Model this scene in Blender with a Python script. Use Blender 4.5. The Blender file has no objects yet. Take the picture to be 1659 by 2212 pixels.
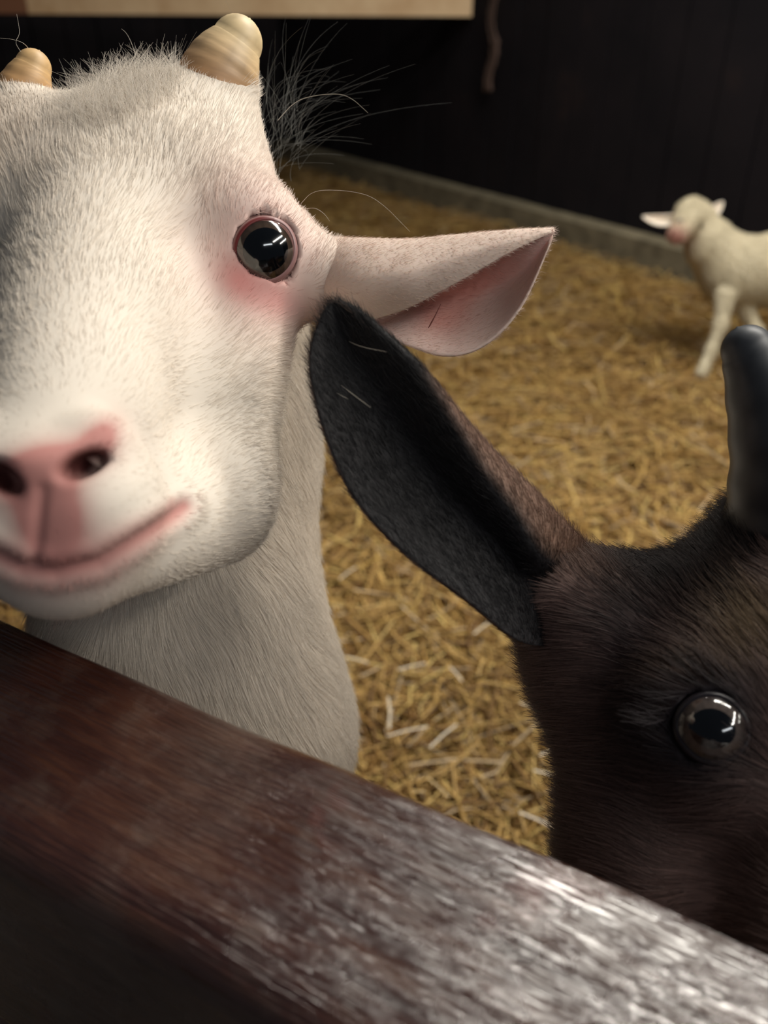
import bpy, bmesh, math, random
import numpy as np
from mathutils import Vector, Matrix

rng = np.random.default_rng(7)
random.seed(7)
R = math.radians
S = bpy.context.scene
COL = S.collection

# ---------------------------------------------------------------- camera
FPX, CX, CY = 1805.0, 829.5, 1106.0
CAM = np.array([0.0, 0.0, 0.95])
PITCH = R(31)
RIGHT = np.array([1.0, 0, 0])
FWD = np.array([0, math.cos(PITCH), -math.sin(PITCH)])
UP = np.array([0, math.sin(PITCH), math.cos(PITCH)])
cam_d = bpy.data.cameras.new('camera')
cam = bpy.data.objects.new('camera', cam_d); COL.objects.link(cam)
cam.location = CAM
cam.rotation_euler = (math.pi / 2 - PITCH, 0, 0)
cam_d.sensor_fit = 'HORIZONTAL'; cam_d.sensor_width = 36
cam_d.lens = 36 * FPX / 1659
cam_d.clip_start = 0.02
cam_d.dof.use_dof = True
cam_d.dof.focus_distance = 0.345
cam_d.dof.aperture_fstop = 10
S.camera = cam

# ---------------------------------------------------------------- world, lamps, exposure
W = bpy.data.worlds.new('world'); S.world = W; W.use_nodes = True
W.node_tree.nodes['Background'].inputs[0].default_value = (0.55, 0.62, 0.75, 1)
W.node_tree.nodes['Background'].inputs[1].default_value = 0.055
S.view_settings.view_transform = 'Standard'; S.view_settings.look = 'None'
S.view_settings.gamma = 1; S.view_settings.use_curve_mapping = False
S.view_settings.exposure = 0.10
S.cycles.use_denoising = True
S.cycles.max_bounces = 6


def strip(x, y, z, length, width, power, rz, colr=(1, .95, .86), aim=None):
    d = bpy.data.lights.new('tube_or_fill_lamp', 'AREA'); d.shape = 'RECTANGLE'
    d.size = length; d.size_y = width; d.energy = power; d.color = colr
    o = bpy.data.objects.new('tube_or_fill_lamp', d); COL.objects.link(o)
    o.location = (x, y, z); o.rotation_euler = (0, 0, rz)
    if aim is not None:
        v = Vector(aim) - Vector((x, y, z))
        o.rotation_euler = v.to_track_quat('-Z', 'Y').to_euler()
    return o


strip(1.15, 1.45, 2.75, 1.6, 0.36, 74, R(-25))            # ceiling tubes ahead, to the right
strip(0.6, 3.0, 2.75, 1.5, 0.12, 17, R(-25))             # extra strip, added to brighten the far straw
strip(1.6, -0.15, 2.25, 1.5, 0.10, 23, R(-25), aim=(0, .3, .8))          # ceiling tubes just behind the viewer
strip(2.5, 0.3, 2.1, 1.5, 0.10, 17, R(-25), aim=(0, .3, .8))
strip(0.9, -1.5, 2.2, 1.2, 0.16, 6, R(-25), (.92, .97, 1), aim=(0, .3, .8))  # weak cool fill light, added behind the viewer


# ---------------------------------------------------------------- helpers
def P(px, py, d):
    px = np.asarray(px, float); py = np.asarray(py, float); d = np.asarray(d, float)
    return (CAM + d[..., None] * (FWD + ((px - CX) / FPX)[..., None] * RIGHT - ((py - CY) / FPX)[..., None] * UP))


def on_z(px, py, z):
    r = FWD + (px - CX) / FPX * RIGHT - (py - CY) / FPX * UP
    t = (z - CAM[2]) / r[2]
    return CAM + t * r


def proj(p):
    q = p - CAM
    d = q @ FWD
    return CX + FPX * (q @ RIGHT) / d, CY - FPX * (q @ UP) / d, d


def tag(o, label=None, cat=None, group=None, kind=None):
    if label: o['label'] = label
    if cat: o['category'] = cat
    if group: o['group'] = group
    if kind: o['kind'] = kind
    return o


def empty(name, loc):
    o = bpy.data.objects.new(name, None); COL.objects.link(o); o.location = loc
    o.empty_display_size = .05
    return o


def link(o, parent=None):
    COL.objects.link(o)
    if parent is not None:
        o.parent = parent
        o.matrix_parent_inverse = Matrix.Translation(-Vector(parent.location))
    return o


def mesh_obj(name, V, F, mat, parent=None, smooth=True, colr=None):
    me = bpy.data.meshes.new(name)
    V = np.asarray(V, np.float32)
    if isinstance(F, np.ndarray):
        n, k = F.shape
        me.vertices.add(len(V)); me.vertices.foreach_set('co', V.ravel())
        me.loops.add(n * k); me.loops.foreach_set('vertex_index', F.ravel().astype(np.int32))
        me.polygons.add(n); me.polygons.foreach_set('loop_start', np.arange(0, n * k, k, dtype=np.int32))
        me.update(calc_edges=True)
    else:
        me.from_pydata(V.tolist(), [], F)
    me.validate()
    if smooth: me.polygons.foreach_set('use_smooth', [True] * len(me.polygons))
    if colr is not None:
        a = me.attributes.new('col', 'FLOAT_COLOR', 'POINT')
        c = np.ones((len(V), 4), np.float32); c[:, :3] = colr
        a.data.foreach_set('color', c.ravel())
    me.materials.append(mat)
    return link(bpy.data.objects.new(name, me), parent)


def srgb(r, g, b):
    c = np.array([r, g, b], float) / 255
    return np.where(c < .04045, c / 12.92, ((c + .055) / 1.055) ** 2.4)


# ---------------------------------------------------------------- materials
def mat(name, base=(.5, .5, .5), rough=.6, attr=None, spec=.5, coat=0, sub=0):
    m = bpy.data.materials.new(name); m.use_nodes = True
    b = m.node_tree.nodes['Principled BSDF']
    b.inputs['Base Color'].default_value = (*base, 1)
    b.inputs['Roughness'].default_value = rough
    b.inputs['Specular IOR Level'].default_value = spec
    b.inputs['Coat Weight'].default_value = coat
    b.inputs['Coat Roughness'].default_value = .02
    if sub:
        b.inputs['Subsurface Weight'].default_value = sub
        b.inputs['Subsurface Radius'].default_value = (.006, .002, .001)
        b.inputs['Subsurface Scale'].default_value = 1
    if attr:
        a = m.node_tree.nodes.new('ShaderNodeAttribute'); a.attribute_name = attr
        m.node_tree.links.new(a.outputs['Color'], b.inputs['Base Color'])
    return m


def N(m, typ, **kw):
    n = m.node_tree.nodes.new(typ)
    for k, v in kw.items():
        if k.startswith('i_'):
            key = k[2:]
            n.inputs[int(key) if key.isdigit() else key.replace('_', ' ')].default_value = v
        else:
            setattr(n, k, v)
    return n


def L(m, a, b): m.node_tree.links.new(a, b)


def coords(m, scale, what='Object'):
    tc = N(m, 'ShaderNodeTexCoord'); mp = N(m, 'ShaderNodeMapping')
    mp.inputs['Scale'].default_value = scale
    L(m, tc.outputs[what], mp.inputs[0]); return mp.outputs[0]


def noise(m, vec, scale, detail=4, rough=.6):
    n = N(m, 'ShaderNodeTexNoise', i_Scale=scale, i_Detail=detail, i_Roughness=rough)
    L(m, vec, n.inputs['Vector']); return n.outputs['Fac']


def ramp(m, fac, stops):
    r = N(m, 'ShaderNodeValToRGB'); e = r.color_ramp.elements
    while len(e) < len(stops): e.new(.5)
    for k, (p, c) in enumerate(stops):
        e[k].position = p
        e[k].color = (*c, 1) if not np.isscalar(c) else (c, c, c, 1)
    L(m, fac, r.inputs[0]); return r.outputs[0]


def mix(m, f, a, b, blend='MIX'):
    n = N(m, 'ShaderNodeMix', data_type='RGBA', blend_type=blend)
    for s, v in ((n.inputs[0], f), (n.inputs[6], a), (n.inputs[7], b)):
        if hasattr(v, 'links'): L(m, v, s)
        elif np.isscalar(v): s.default_value = v
        else: s.default_value = (*v, 1)
    return n.outputs[2]


def bsdf(m): return m.node_tree.nodes['Principled BSDF']


def bump(m, h, strength, dist):
    b = N(m, 'ShaderNodeBump', i_Strength=strength, i_Distance=dist)
    L(m, h, b.inputs['Height']); L(m, b.outputs[0], bsdf(m).inputs['Normal'])


# ---------------------------------------------------------------- implicit-surface sculpting
class Clay:
    """smooth union of ellipsoids and round cones; meshed by sparse surface nets"""
    def __init__(s): s.ops = []

    def cone(s, a, b, ra, rb, k=.012):
        s.ops.append(('c', np.asarray(a, float), np.asarray(b, float), ra, rb, k)); return s

    def chain(s, pts, rad, k=.012):
        for i in range(len(pts) - 1): s.cone(pts[i], pts[i + 1], rad[i], rad[i + 1], k)
        return s

    def ell(s, c, r, M=None, k=.012, carve=False):
        M = np.eye(3) if M is None else np.asarray(M, float)
        s.ops.append(('x' if carve else 'e', np.asarray(c, float), np.asarray(r, float), M, k)); return s

    def __call__(s, p):
        out = None
        for o in s.ops:
            if o[0] == 'c':
                _, a, b, ra, rb, k = o
                ab = b - a; t = np.clip(((p - a) @ ab) / max(ab @ ab, 1e-12), 0, 1)
                d = np.linalg.norm(p - a - t[:, None] * ab, axis=1) - (ra + (rb - ra) * t)
            else:
                _, c, r, M, k = o
                q = (p - c) @ M.T
                k0 = np.linalg.norm(q / r, axis=1); k1 = np.linalg.norm(q / (r * r), axis=1)
                d = k0 * (k0 - 1) / np.maximum(k1, 1e-6)
            if out is None: out = d
            elif o[0] == 'x':
                h = np.clip(.5 + .5 * (-d - out) / k, 0, 1)
                out = out * (1 - h) + (-d) * h + k * h * (1 - h)
            else:
                h = np.clip(.5 + .5 * (d - out) / k, 0, 1)
                out = d * (1 - h) + out * h - k * h * (1 - h)
        return out

    def grad(s, p, e=4e-4):
        T = np.array([[1, -1, -1], [-1, -1, 1], [-1, 1, -1], [1, 1, 1]], float)
        g = sum(s(p + v * e)[:, None] * v for v in T)
        return g / np.maximum(np.linalg.norm(g, axis=1), 1e-9)[:, None]

    def surf(s, px, py, near=.12, far=.6):
        """first point of the surface along a sight line"""
        r = FWD + (px - CX) / FPX * RIGHT - (py - CY) / FPX * UP
        t = np.arange(near, far, .0005)
        v = s(CAM + t[:, None] * r)
        i = np.argmax(v < 0)
        return CAM + t[i] * r

    def net(s, lo, hi, h, B=12):
        lo = np.asarray(lo, float)
        nb = np.ceil((np.asarray(hi) - lo) / (h * B)).astype(int)
        g = np.stack(np.meshgrid(*[np.arange(n) for n in nb], indexing='ij'), -1).reshape(-1, 3)
        v = s(lo + (g + .5) * h * B)
        g = g[np.abs(v) < h * B * .87 * 1.35 + .004]
        loc = np.stack(np.meshgrid(*[np.arange(B + 1)] * 3, indexing='ij'), -1).reshape(-1, 3)
        pos = (g[:, None, :] * B + loc[None])
        val = s(lo + pos.reshape(-1, 3) * h).reshape(len(g), B + 1, B + 1, B + 1)
        ins = val < 0
        cs = np.zeros((len(g), B, B, B), int)
        for dx in (0, 1):
            for dy in (0, 1):
                for dz in (0, 1):
                    cs += ins[:, dx:B + dx, dy:B + dy, dz:B + dz]
        bi, ci, cj, ck = np.nonzero((cs > 0) & (cs < 8))
        acc = np.zeros((len(bi), 3)); cnt = np.zeros(len(bi))
        cor = [(a, b, c) for a in (0, 1) for b in (0, 1) for c in (0, 1)]
        for ca in cor:
            for ax in range(3):
                if ca[ax]: continue
                cb = list(ca); cb[ax] = 1
                va = val[bi, ci + ca[0], cj + ca[1], ck + ca[2]]; vb = val[bi, ci + cb[0], cj + cb[1], ck + cb[2]]
                m = (va < 0) != (vb < 0)
                t = np.where(m, va / np.where(m, va - vb, 1), 0)
                q = np.tile(np.array(ca, float), (len(bi), 1)); q[:, ax] += t
                acc += q * m[:, None]; cnt += m
        cell = g[bi] * B + np.stack([ci, cj, ck], 1)
        V = lo + (cell + acc / cnt[:, None]) * h
        K = 4096
        key = ((cell[:, 0] + 1) * K + cell[:, 1] + 1) * K + cell[:, 2] + 1
        order = np.argsort(key); sk = key[order]
        F = []
        for ax in range(3):
            sl1 = [slice(0, B)] * 3
            sl2 = [slice(0, B)] * 3; sl2[ax] = slice(1, B + 1)
            a = ins[(slice(None), *sl1)]; b = ins[(slice(None), *sl2)]
            e = np.nonzero(a != b)
            c = g[e[0]] * B + np.stack(e[1:], 1)
            flip = a[e]
            u, w = (ax + 1) % 3, (ax + 2) % 3
            quad = []
            for du, dw in ((0, 0), (-1, 0), (-1, -1), (0, -1)):
                cc = c.copy(); cc[:, u] += du; cc[:, w] += dw
                kk = ((cc[:, 0] + 1) * K + cc[:, 1] + 1) * K + cc[:, 2] + 1
                ix = np.clip(np.searchsorted(sk, kk), 0, len(sk) - 1)
                quad.append(np.where(sk[ix] == kk, order[ix], -1))
            q = np.stack(quad, 1)
            ok = (q >= 0).all(1)
            q = q[ok]; fl = flip[ok]
            q[~fl] = q[~fl][:, ::-1]
            F.append(q)
        return V, np.concatenate(F)


def sculpt(name, clay, lo, hi, h, mat_, parent, fine=None, levels=2, disp=None, paint=None):
    V, F = clay.net(lo, hi, h)
    me = bpy.data.meshes.new(name)
    me.from_pydata(V.tolist(), [], F.tolist())
    bm = bmesh.new(); bm.from_mesh(me)
    if fine:
        for _ in range(levels):
            co = np.array([v.co[:] for v in bm.verts])
            m = fine(co)
            es = [e for e in bm.edges if m[e.verts[0].index] and m[e.verts[1].index]]
            bmesh.ops.subdivide_edges(bm, edges=es, cuts=1, use_grid_fill=True)
            bm.verts.index_update()
    bmesh.ops.recalc_face_normals(bm, faces=bm.faces)
    bm.to_mesh(me); bm.free()
    n = len(me.vertices); co = np.empty(n * 3, np.float32); me.vertices.foreach_get('co', co)
    co = co.reshape(-1, 3).astype(float)
    for _ in range(2):
        f = clay(co); co -= np.clip(f, -.003, .003)[:, None] * clay.grad(co)
    nr = clay.grad(co)
    if disp is not None: co = co + disp(co, nr)
    me.vertices.foreach_set('co', co.astype(np.float32).ravel())
    me.polygons.foreach_set('use_smooth', [True] * len(me.polygons))
    if paint is not None:
        a = me.attributes.new('col', 'FLOAT_COLOR', 'POINT')
        c = np.ones((n, 4), np.float32); c[:, :3] = paint(co, nr)
        a.data.foreach_set('color', c.ravel())
    me.materials.append(mat_); me.update()
    return link(bpy.data.objects.new(name, me), parent)


def scatter(o, n, keep=None):
    """n random points on a mesh, with normals and colours; keep(point, normal) -> 0..1 density"""
    me = o.data; me.calc_loop_triangles()
    T = np.empty(len(me.loop_triangles) * 3, np.int32); me.loop_triangles.foreach_get('vertices', T); T = T.reshape(-1, 3)
    co = np.empty(len(me.vertices) * 3, np.float32); me.vertices.foreach_get('co', co); co = co.reshape(-1, 3).astype(float)
    nr = np.empty(len(me.vertices) * 3, np.float32); me.vertices.foreach_get('normal', nr); nr = nr.reshape(-1, 3).astype(float)
    a, b, c = co[T[:, 0]], co[T[:, 1]], co[T[:, 2]]
    ar = np.linalg.norm(np.cross(b - a, c - a), axis=1)
    if keep is not None: ar = ar * keep((a + b + c) / 3, nr[T[:, 0]])
    ix = rng.choice(len(T), n, p=ar / ar.sum())
    u, v = rng.random(n), rng.random(n); s = u + v > 1; u[s] = 1 - u[s]; v[s] = 1 - v[s]
    w = 1 - u - v
    pt = a[ix] * w[:, None] + b[ix] * u[:, None] + c[ix] * v[:, None]
    nn = nr[T[ix, 0]] * w[:, None] + nr[T[ix, 1]] * u[:, None] + nr[T[ix, 2]] * v[:, None]
    nn /= np.linalg.norm(nn, axis=1)[:, None]
    cl = None
    if 'col' in me.attributes:
        cc = np.empty(len(me.vertices) * 4, np.float32); me.attributes['col'].data.foreach_get('color', cc)
        cc = cc.reshape(-1, 4)[:, :3]
        cl = cc[T[ix, 0]] * w[:, None] + cc[T[ix, 1]] * u[:, None] + cc[T[ix, 2]] * v[:, None]
    return pt, nn, cl


def strands(name, pts, rad, colr, mat_, parent, kind='stuff', label=None):
    """pts (n, k, 3) hair strands, rad (n, k)"""
    n, k, _ = pts.shape
    cu = bpy.data.hair_curves.new(name)
    cu.add_curves([k] * n)
    cu.attributes['position'].data.foreach_set('vector', pts.astype(np.float32).ravel())
    ra = cu.attributes.get('radius') or cu.attributes.new('radius', 'FLOAT', 'POINT')
    ra.data.foreach_set('value', rad.astype(np.float32).ravel())
    a = cu.attributes.new('col', 'FLOAT_COLOR', 'CURVE')
    c = np.ones((n, 4), np.float32); c[:, :3] = colr
    a.data.foreach_set('color', c.ravel())
    cu.materials.append(mat_)
    o = link(bpy.data.objects.new(name, cu), parent)
    tag(o, label, kind=kind)
    return o


def fur(name, pt, nn, cl, flow, length, radius, lift, mat_, parent, jit=.16, var=.07, k=4, curl=.0):
    n = len(pt)
    f = flow - (flow * nn).sum(1)[:, None] * nn
    f /= np.maximum(np.linalg.norm(f, axis=1), 1e-6)[:, None]
    clump = 1 + .0 * f
    d = f * (1 - lift) + nn * lift + rng.normal(0, jit, (n, 3)) * .5
    d /= np.linalg.norm(d, axis=1)[:, None]
    ln = (length if not np.isscalar(length) else np.full(n, length)) * rng.uniform(.6, 1.25, n)
    pts = np.empty((n, k, 3))
    for i in range(k):
        t = i / (k - 1)
        bend = f * (t * t * .35) - nn * (t * t * .25 * lift)
        pts[:, i] = pt + (d * t + bend) * ln[:, None] - nn * .0004
    rad = radius * np.linspace(1, .25, k)[None, :] * rng.uniform(.7, 1.2, n)[:, None]
    c = cl * (1 + rng.normal(0, var, n))[:, None]
    return strands(name, pts, rad, np.clip(c, 0.002, .95), mat_, parent)


def g2(px, py, cx, cy, sx, sy=None, rot=0):
    """soft blob around a point"""
    sy = sy or sx; a = R(rot); x, y = px - cx, py - cy
    u = x * math.cos(a) + y * math.sin(a); v = -x * math.sin(a) + y * math.cos(a)
    return np.exp(-.5 * ((u / sx) ** 2 + (v / sy) ** 2))


def seg2(px, py, pts):
    best = np.full(px.shape, 1e9); tt = np.zeros(px.shape)
    for i in range(len(pts) - 1):
        a = np.array(pts[i], float); b = np.array(pts[i + 1], float); ab = b - a
        t = np.clip(((px - a[0]) * ab[0] + (py - a[1]) * ab[1]) / (ab @ ab), 0, 1)
        d = np.hypot(px - a[0] - t * ab[0], py - a[1] - t * ab[1])
        m = d < best; best[m] = d[m]; tt[m] = (i + t[m]) / (len(pts) - 1)
    return best, tt


def blend(c, colr, w): return c * (1 - w[:, None]) + np.asarray(colr) * w[:, None]


CAMB = np.stack([RIGHT, UP, FWD])


def rotb(deg):
    a = R(deg)
    return np.stack([RIGHT * math.cos(a) - UP * math.sin(a), RIGHT * math.sin(a) + UP * math.cos(a), FWD])


def grid_surface(rows, nu, nv):
    """rows: list of control rows (each a list of 3D points) -> smooth grid by Catmull-Rom"""
    A = np.array(rows, float)

    def cr(A, n):
        m = len(A); t = np.linspace(0, m - 1 - 1e-9, n); i = t.astype(int); f = (t - i)[:, None, None]
        g = lambda j: A[np.clip(j, 0, m - 1)]
        p0, p1, p2, p3 = g(i - 1), g(i), g(i + 1), g(i + 2)
        return .5 * (2 * p1 + (p2 - p0) * f + (2 * p0 - 5 * p1 + 4 * p2 - p3) * f * f + (3 * p1 - p0 - 3 * p2 + p3) * f ** 3)
    A = cr(A, nu); A = cr(A.transpose(1, 0, 2), nv).transpose(1, 0, 2)
    return A


def thick_sheet(name, G, thick, mat_, parent, colr):
    """grid (nu,nv,3) given thickness, rims closed"""
    nu, nv, _ = G.shape
    du = np.gradient(G, axis=0); dv = np.gradient(G, axis=1)
    n = np.cross(du, dv); n /= np.maximum(np.linalg.norm(n, axis=2), 1e-9)[..., None]
    s, t = np.meshgrid(np.linspace(0, 1, nu), np.linspace(0, 1, nv), indexing='ij')
    th = thick * (.35 + .65 * np.clip(4 * np.minimum(t, 1 - t), 0, 1)) * (.5 + .5 * np.clip(6 * (1 - s), 0, 1))
    A = G + n * th[..., None] / 2; Bk = G - n * th[..., None] / 2
    V = np.concatenate([A.reshape(-1, 3), Bk.reshape(-1, 3)])
    F = []
    o = nu * nv
    for i in range(nu - 1):
        for j in range(nv - 1):
            a, b, c, d = i * nv + j, i * nv + j + 1, (i + 1) * nv + j + 1, (i + 1) * nv + j
            F.append((a, d, c, b)); F.append((o + a, o + b, o + c, o + d))
    for i in range(nu - 1):
        a, d = i * nv, (i + 1) * nv; F.append((a, o + a, o + d, d))
        a, d = i * nv + nv - 1, (i + 1) * nv + nv - 1; F.append((a, d, o + d, o + a))
    for j in range(nv - 1):
        a, b = j, j + 1; F.append((a, b, o + b, o + a))
        a, b = (nu - 1) * nv + j, (nu - 1) * nv + j + 1; F.append((a, o + a, o + b, b))
    C = np.concatenate([colr[0].reshape(-1, 3), colr[1].reshape(-1, 3)])
    return mesh_obj(name, V, np.array(F), mat_, parent, colr=C)


def tube(pts, rad, n=8):
    pts = np.asarray(pts, float); V = []; F = []
    m = len(pts); tan = np.gradient(pts, axis=0); tan /= np.linalg.norm(tan, axis=1)[:, None]
    a = np.cross(tan[0], [.3, .2, .93] if abs(tan[0] @ np.array([.3, .2, .93])) < .8 else [.9, -.3, .1])
    for i in range(m):
        a = a - (a @ tan[i]) * tan[i]; a /= np.linalg.norm(a); b = np.cross(tan[i], a)
        for k in range(n):
            w = 2 * math.pi * k / n; V.append(pts[i] + rad[i] * (a * math.cos(w) + b * math.sin(w)))
    for i in range(m - 1):
        for k in range(n): F.append((i * n + k, i * n + (k + 1) % n, (i + 1) * n + (k + 1) % n, (i + 1) * n + k))
    V.append(pts[0] - tan[0] * rad[0] * .5); V.append(pts[-1] + tan[-1] * rad[-1] * .6)
    for k in range(n):
        F.append((m * n, (k + 1) % n, k)); F.append((m * n + 1, (m - 1) * n + k, (m - 1) * n + (k + 1) % n))
    return np.array(V), F


def box(c, s, M=None):
    c = np.asarray(c, float); s = np.asarray(s, float) / 2; M = np.eye(3) if M is None else M
    V = [c + (np.array([x, y, z]) * s) @ M for x in (-1, 1) for y in (-1, 1) for z in (-1, 1)]
    F = [(0, 1, 3, 2), (4, 6, 7, 5), (0, 4, 5, 1), (2, 3, 7, 6), (0, 2, 6, 4), (1, 5, 7, 3)]
    return V, F


# ================================================================ SETTING
# floor
m_floor = mat('trodden_bedding', rough=.95, spec=.1)
cv = coords(m_floor, (1, 1, 1))
f1 = noise(m_floor, cv, 9, 6, .7); f2 = noise(m_floor, cv, 70, 5, .7)
c1 = ramp(m_floor, f2, [(.35, srgb(58, 40, 16)), (.5, srgb(120, 88, 40)), (.68, srgb(158, 122, 62))])
c2 = ramp(m_floor, f1, [(.3, srgb(70, 50, 25)), (.7, srgb(150, 115, 60))])
L(m_floor, mix(m_floor, .45, c1, c2), bsdf(m_floor).inputs['Base Color'])
bump(m_floor, f2, .8, .02)
n = 90
gx, gy = np.meshgrid(np.linspace(-7, 7, n), np.linspace(-3, 11, n), indexing='ij')
gz = .012 * np.sin(gx * 5 + 1.3 * np.sin(gy * 4)) * np.cos(gy * 4.3 + gx)
Vf = np.stack([gx, gy, gz - .01], -1).reshape(-1, 3)
ii = np.arange(n * n).reshape(n, n)
Ff = np.stack([ii[:-1, :-1], ii[1:, :-1], ii[1:, 1:], ii[:-1, 1:]], -1).reshape(-1, 4)
tag(mesh_obj('floor', Vf, Ff, m_floor), kind='structure')


def floor_h(x, y): return .012 * np.sin(x * 5 + 1.3 * np.sin(y * 4)) * np.cos(y * 4.3 + x) - .01


# back wall and its concrete kerb
ka = on_z(780, 400, 0.0); kb = on_z(1480, 612, 0.0)
wd = (kb - ka) / np.linalg.norm(kb - ka); wn = np.array([wd[1], -wd[0], 0.0])
if wn[1] > 0: wn = -wn                                  # towards the viewer
MW = np.stack([wd, wn, [0, 0, 1]])
mid = ka + wd * 1.2
m_kerb = mat('kerb_concrete', rough=.85)
cv = coords(m_kerb, (1, 1, 1)); fk = noise(m_kerb, cv, 14, 6)
L(m_kerb, ramp(m_kerb, fk, [(.3, srgb(92, 84, 66)), (.7, srgb(134, 124, 100))]), bsdf(m_kerb).inputs['Base Color'])
bump(m_kerb, fk, .4, .01)
V, F = box(mid + wd * 1.0 - wn * .06 + [0, 0, .045], (9.5, .12, .15), MW)
tag(mesh_obj('trim_1', V, F, m_kerb, smooth=False), kind='structure')
m_wall = mat('tarred_wall', rough=.8, spec=.2)
cv = coords(m_wall, (1, 1, 1)); fw = noise(m_wall, cv, 3, 6)
L(m_wall, ramp(m_wall, fw, [(.3, srgb(18, 16, 21)), (.62, srgb(27, 23, 27)), (.85, srgb(46, 34, 32))]), bsdf(m_wall).inputs['Base Color'])
wall = empty('wall_back', mid - wn * .10)
tag(wall, kind='structure')
corner = ka - wd * 1.3
s0 = (corner - mid) @ wd
s = s0; bw = .2
while s < 6:
    V, F = box(mid - wn * (.125 + random.uniform(0, .008)) + wd * (s + bw / 2) + [0, 0, 1.4], (bw - .008, .03, 2.7), MW)
    mesh_obj('plank', V, F, m_wall, wall, smooth=False)
    s += bw
V, F = box(mid - wn * .17 + [0, 0, 1.4] + wd * (s0 + 6) / 2, (6 - s0, .03, 2.75), MW)
mesh_obj('backing_board', V, F, m_wall, wall, smooth=False)
wall2 = empty('wall_left', corner + wn * .5)
tag(wall2, kind='structure')
MW2 = np.stack([wn, wd, [0, 0, 1]])
for k in range(44):
    V, F = box(corner + wn * (bw * (k + .3)) + wd * random.uniform(0, .008) + [0, 0, 1.4], (bw - .008, .03, 2.7), MW2)
    mesh_obj('plank', V, F, m_wall, wall2, smooth=False)
V, F = box(corner - wd * .03 + wn * 4.3 + [0, 0, 1.4], (9, .03, 2.75), MW2)
mesh_obj('backing_board', V, F, m_wall, wall2, smooth=False)


def on_wall(px, py, off):
    r = FWD + (px - CX) / FPX * RIGHT - (py - CY) / FPX * UP
    p0 = mid + wn * off
    t = ((p0 - CAM) @ wn) / (r @ wn)
    return CAM + t * r


# a partition rail butting against the back wall at the photo's top edge, in front of the dark corner
m_pale = mat('pale_pine', rough=.7)
cv = coords(m_pale, (1, 1, 1)); fp = noise(m_pale, cv, 3, 5)
L(m_pale, ramp(m_pale, fp, [(.3, srgb(196, 158, 116)), (.7, srgb(236, 208, 168))]), bsdf(m_pale).inputs['Base Color'])
m_post = mat('brown_post', srgb(132, 88, 62), .7)
b = on_wall(1018, 36, -.10); db_ = proj(b)[2]
a = P(66, 30, db_ * 1.0); a2 = P(-230, 27, db_)
part = empty('partition_rail', a2 * [1, 1, 0])
tag(part, 'pale pine rail with a darker brown end, crossing the dark barn at the top edge', 'rail')
for nm, p, q, mm in (('board', a, b, m_pale), ('board', a2, a, m_post)):
    ln = np.linalg.norm(q - p); dirb = (q - p) / ln
    nb_ = np.cross(dirb, [0, 0, 1]); nb_ /= np.linalg.norm(nb_); upb = np.cross(nb_, dirb)
    if upb[2] < 0: upb = -upb
    V, F = box((p + q) / 2 + upb * .08, (ln, .05, .16), np.stack([dirb, nb_, upb]))
    mesh_obj(nm, V, F, mm, part, smooth=False)
V, F = box(a2 * [1, 1, 0] + [0, 0, .6], (.1, .1, 1.2))
mesh_obj('post', V, F, m_post, part, smooth=False)

# twine on the wall
m_tw = mat('old_twine', srgb(84, 66, 58), .9)
tw = empty('hanging_twine', on_wall(1062, -40, -.07))
for k in range(3):
    ys = np.linspace(-60, 196, 40)
    xs = 1066 - 5 * np.sin(ys / 23) - np.clip(ys - 60, 0, 200) * .06 + rng.normal(0, 1.2, 40) + (k - 1) * 5
    pts = [on_wall(x, y, -.072 + .006 * k) for x, y in zip(xs, ys)]
    rr = .0035 + .004 * np.abs(np.sin(ys / 37 + k)) + .004 * (ys > 80)
    V, F = tube(pts, rr, 6); mesh_obj('strand', V, F, m_tw, tw)
tag(tw, 'frayed length of brown twine hanging down the dark back wall', 'twine')

# ================================================================ STRAW
m_straw = mat('straw', rough=.42, attr='col', spec=.6)


def stalk_arrays(x, y, z, ang, tilt, ln, wd_, bend):
    n = len(x)
    d = np.stack([np.cos(ang) * np.cos(tilt), np.sin(ang) * np.cos(tilt), np.sin(tilt)], 1)
    sd = np.stack([-np.sin(ang), np.cos(ang), np.zeros(n)], 1); up = np.cross(d, sd)
    c = np.stack([x, y, z], 1)
    V = np.empty((n, 9, 3))
    for i, t in enumerate((-.5, 0, .5)):
        p = c + d * (ln * t)[:, None] + sd * (bend * (0.25 - t * t) * ln)[:, None]
        for k in range(3):
            w = 2 * math.pi * k / 3 + .5
            V[:, i * 3 + k] = p + (sd * math.cos(w) + up * math.sin(w) * .6) * (wd_ / 2)[:, None]
    f = []
    for i in (0, 1):
        for k in range(3):
            a, b = i * 3 + k, i * 3 + (k + 1) % 3
            f.append((a, b, b + 3, a + 3))
    f = np.array(f)
    F = (f[None] + (np.arange(n) * 9)[:, None, None]).reshape(-1, 4)
    return V.reshape(-1, 3), F


def straw_cols(n):
    pal = np.array([srgb(204, 166, 100), srgb(182, 144, 82), srgb(222, 188, 116), srgb(156, 118, 66), srgb(124, 90, 50), srgb(214, 188, 150), srgb(236, 206, 130)])
    c = pal[rng.choice(len(pal), n, p=[.26, .25, .12, .16, .1, .07, .04])]
    return c * rng.uniform(.8, 1.15, n)[:, None]


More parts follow.
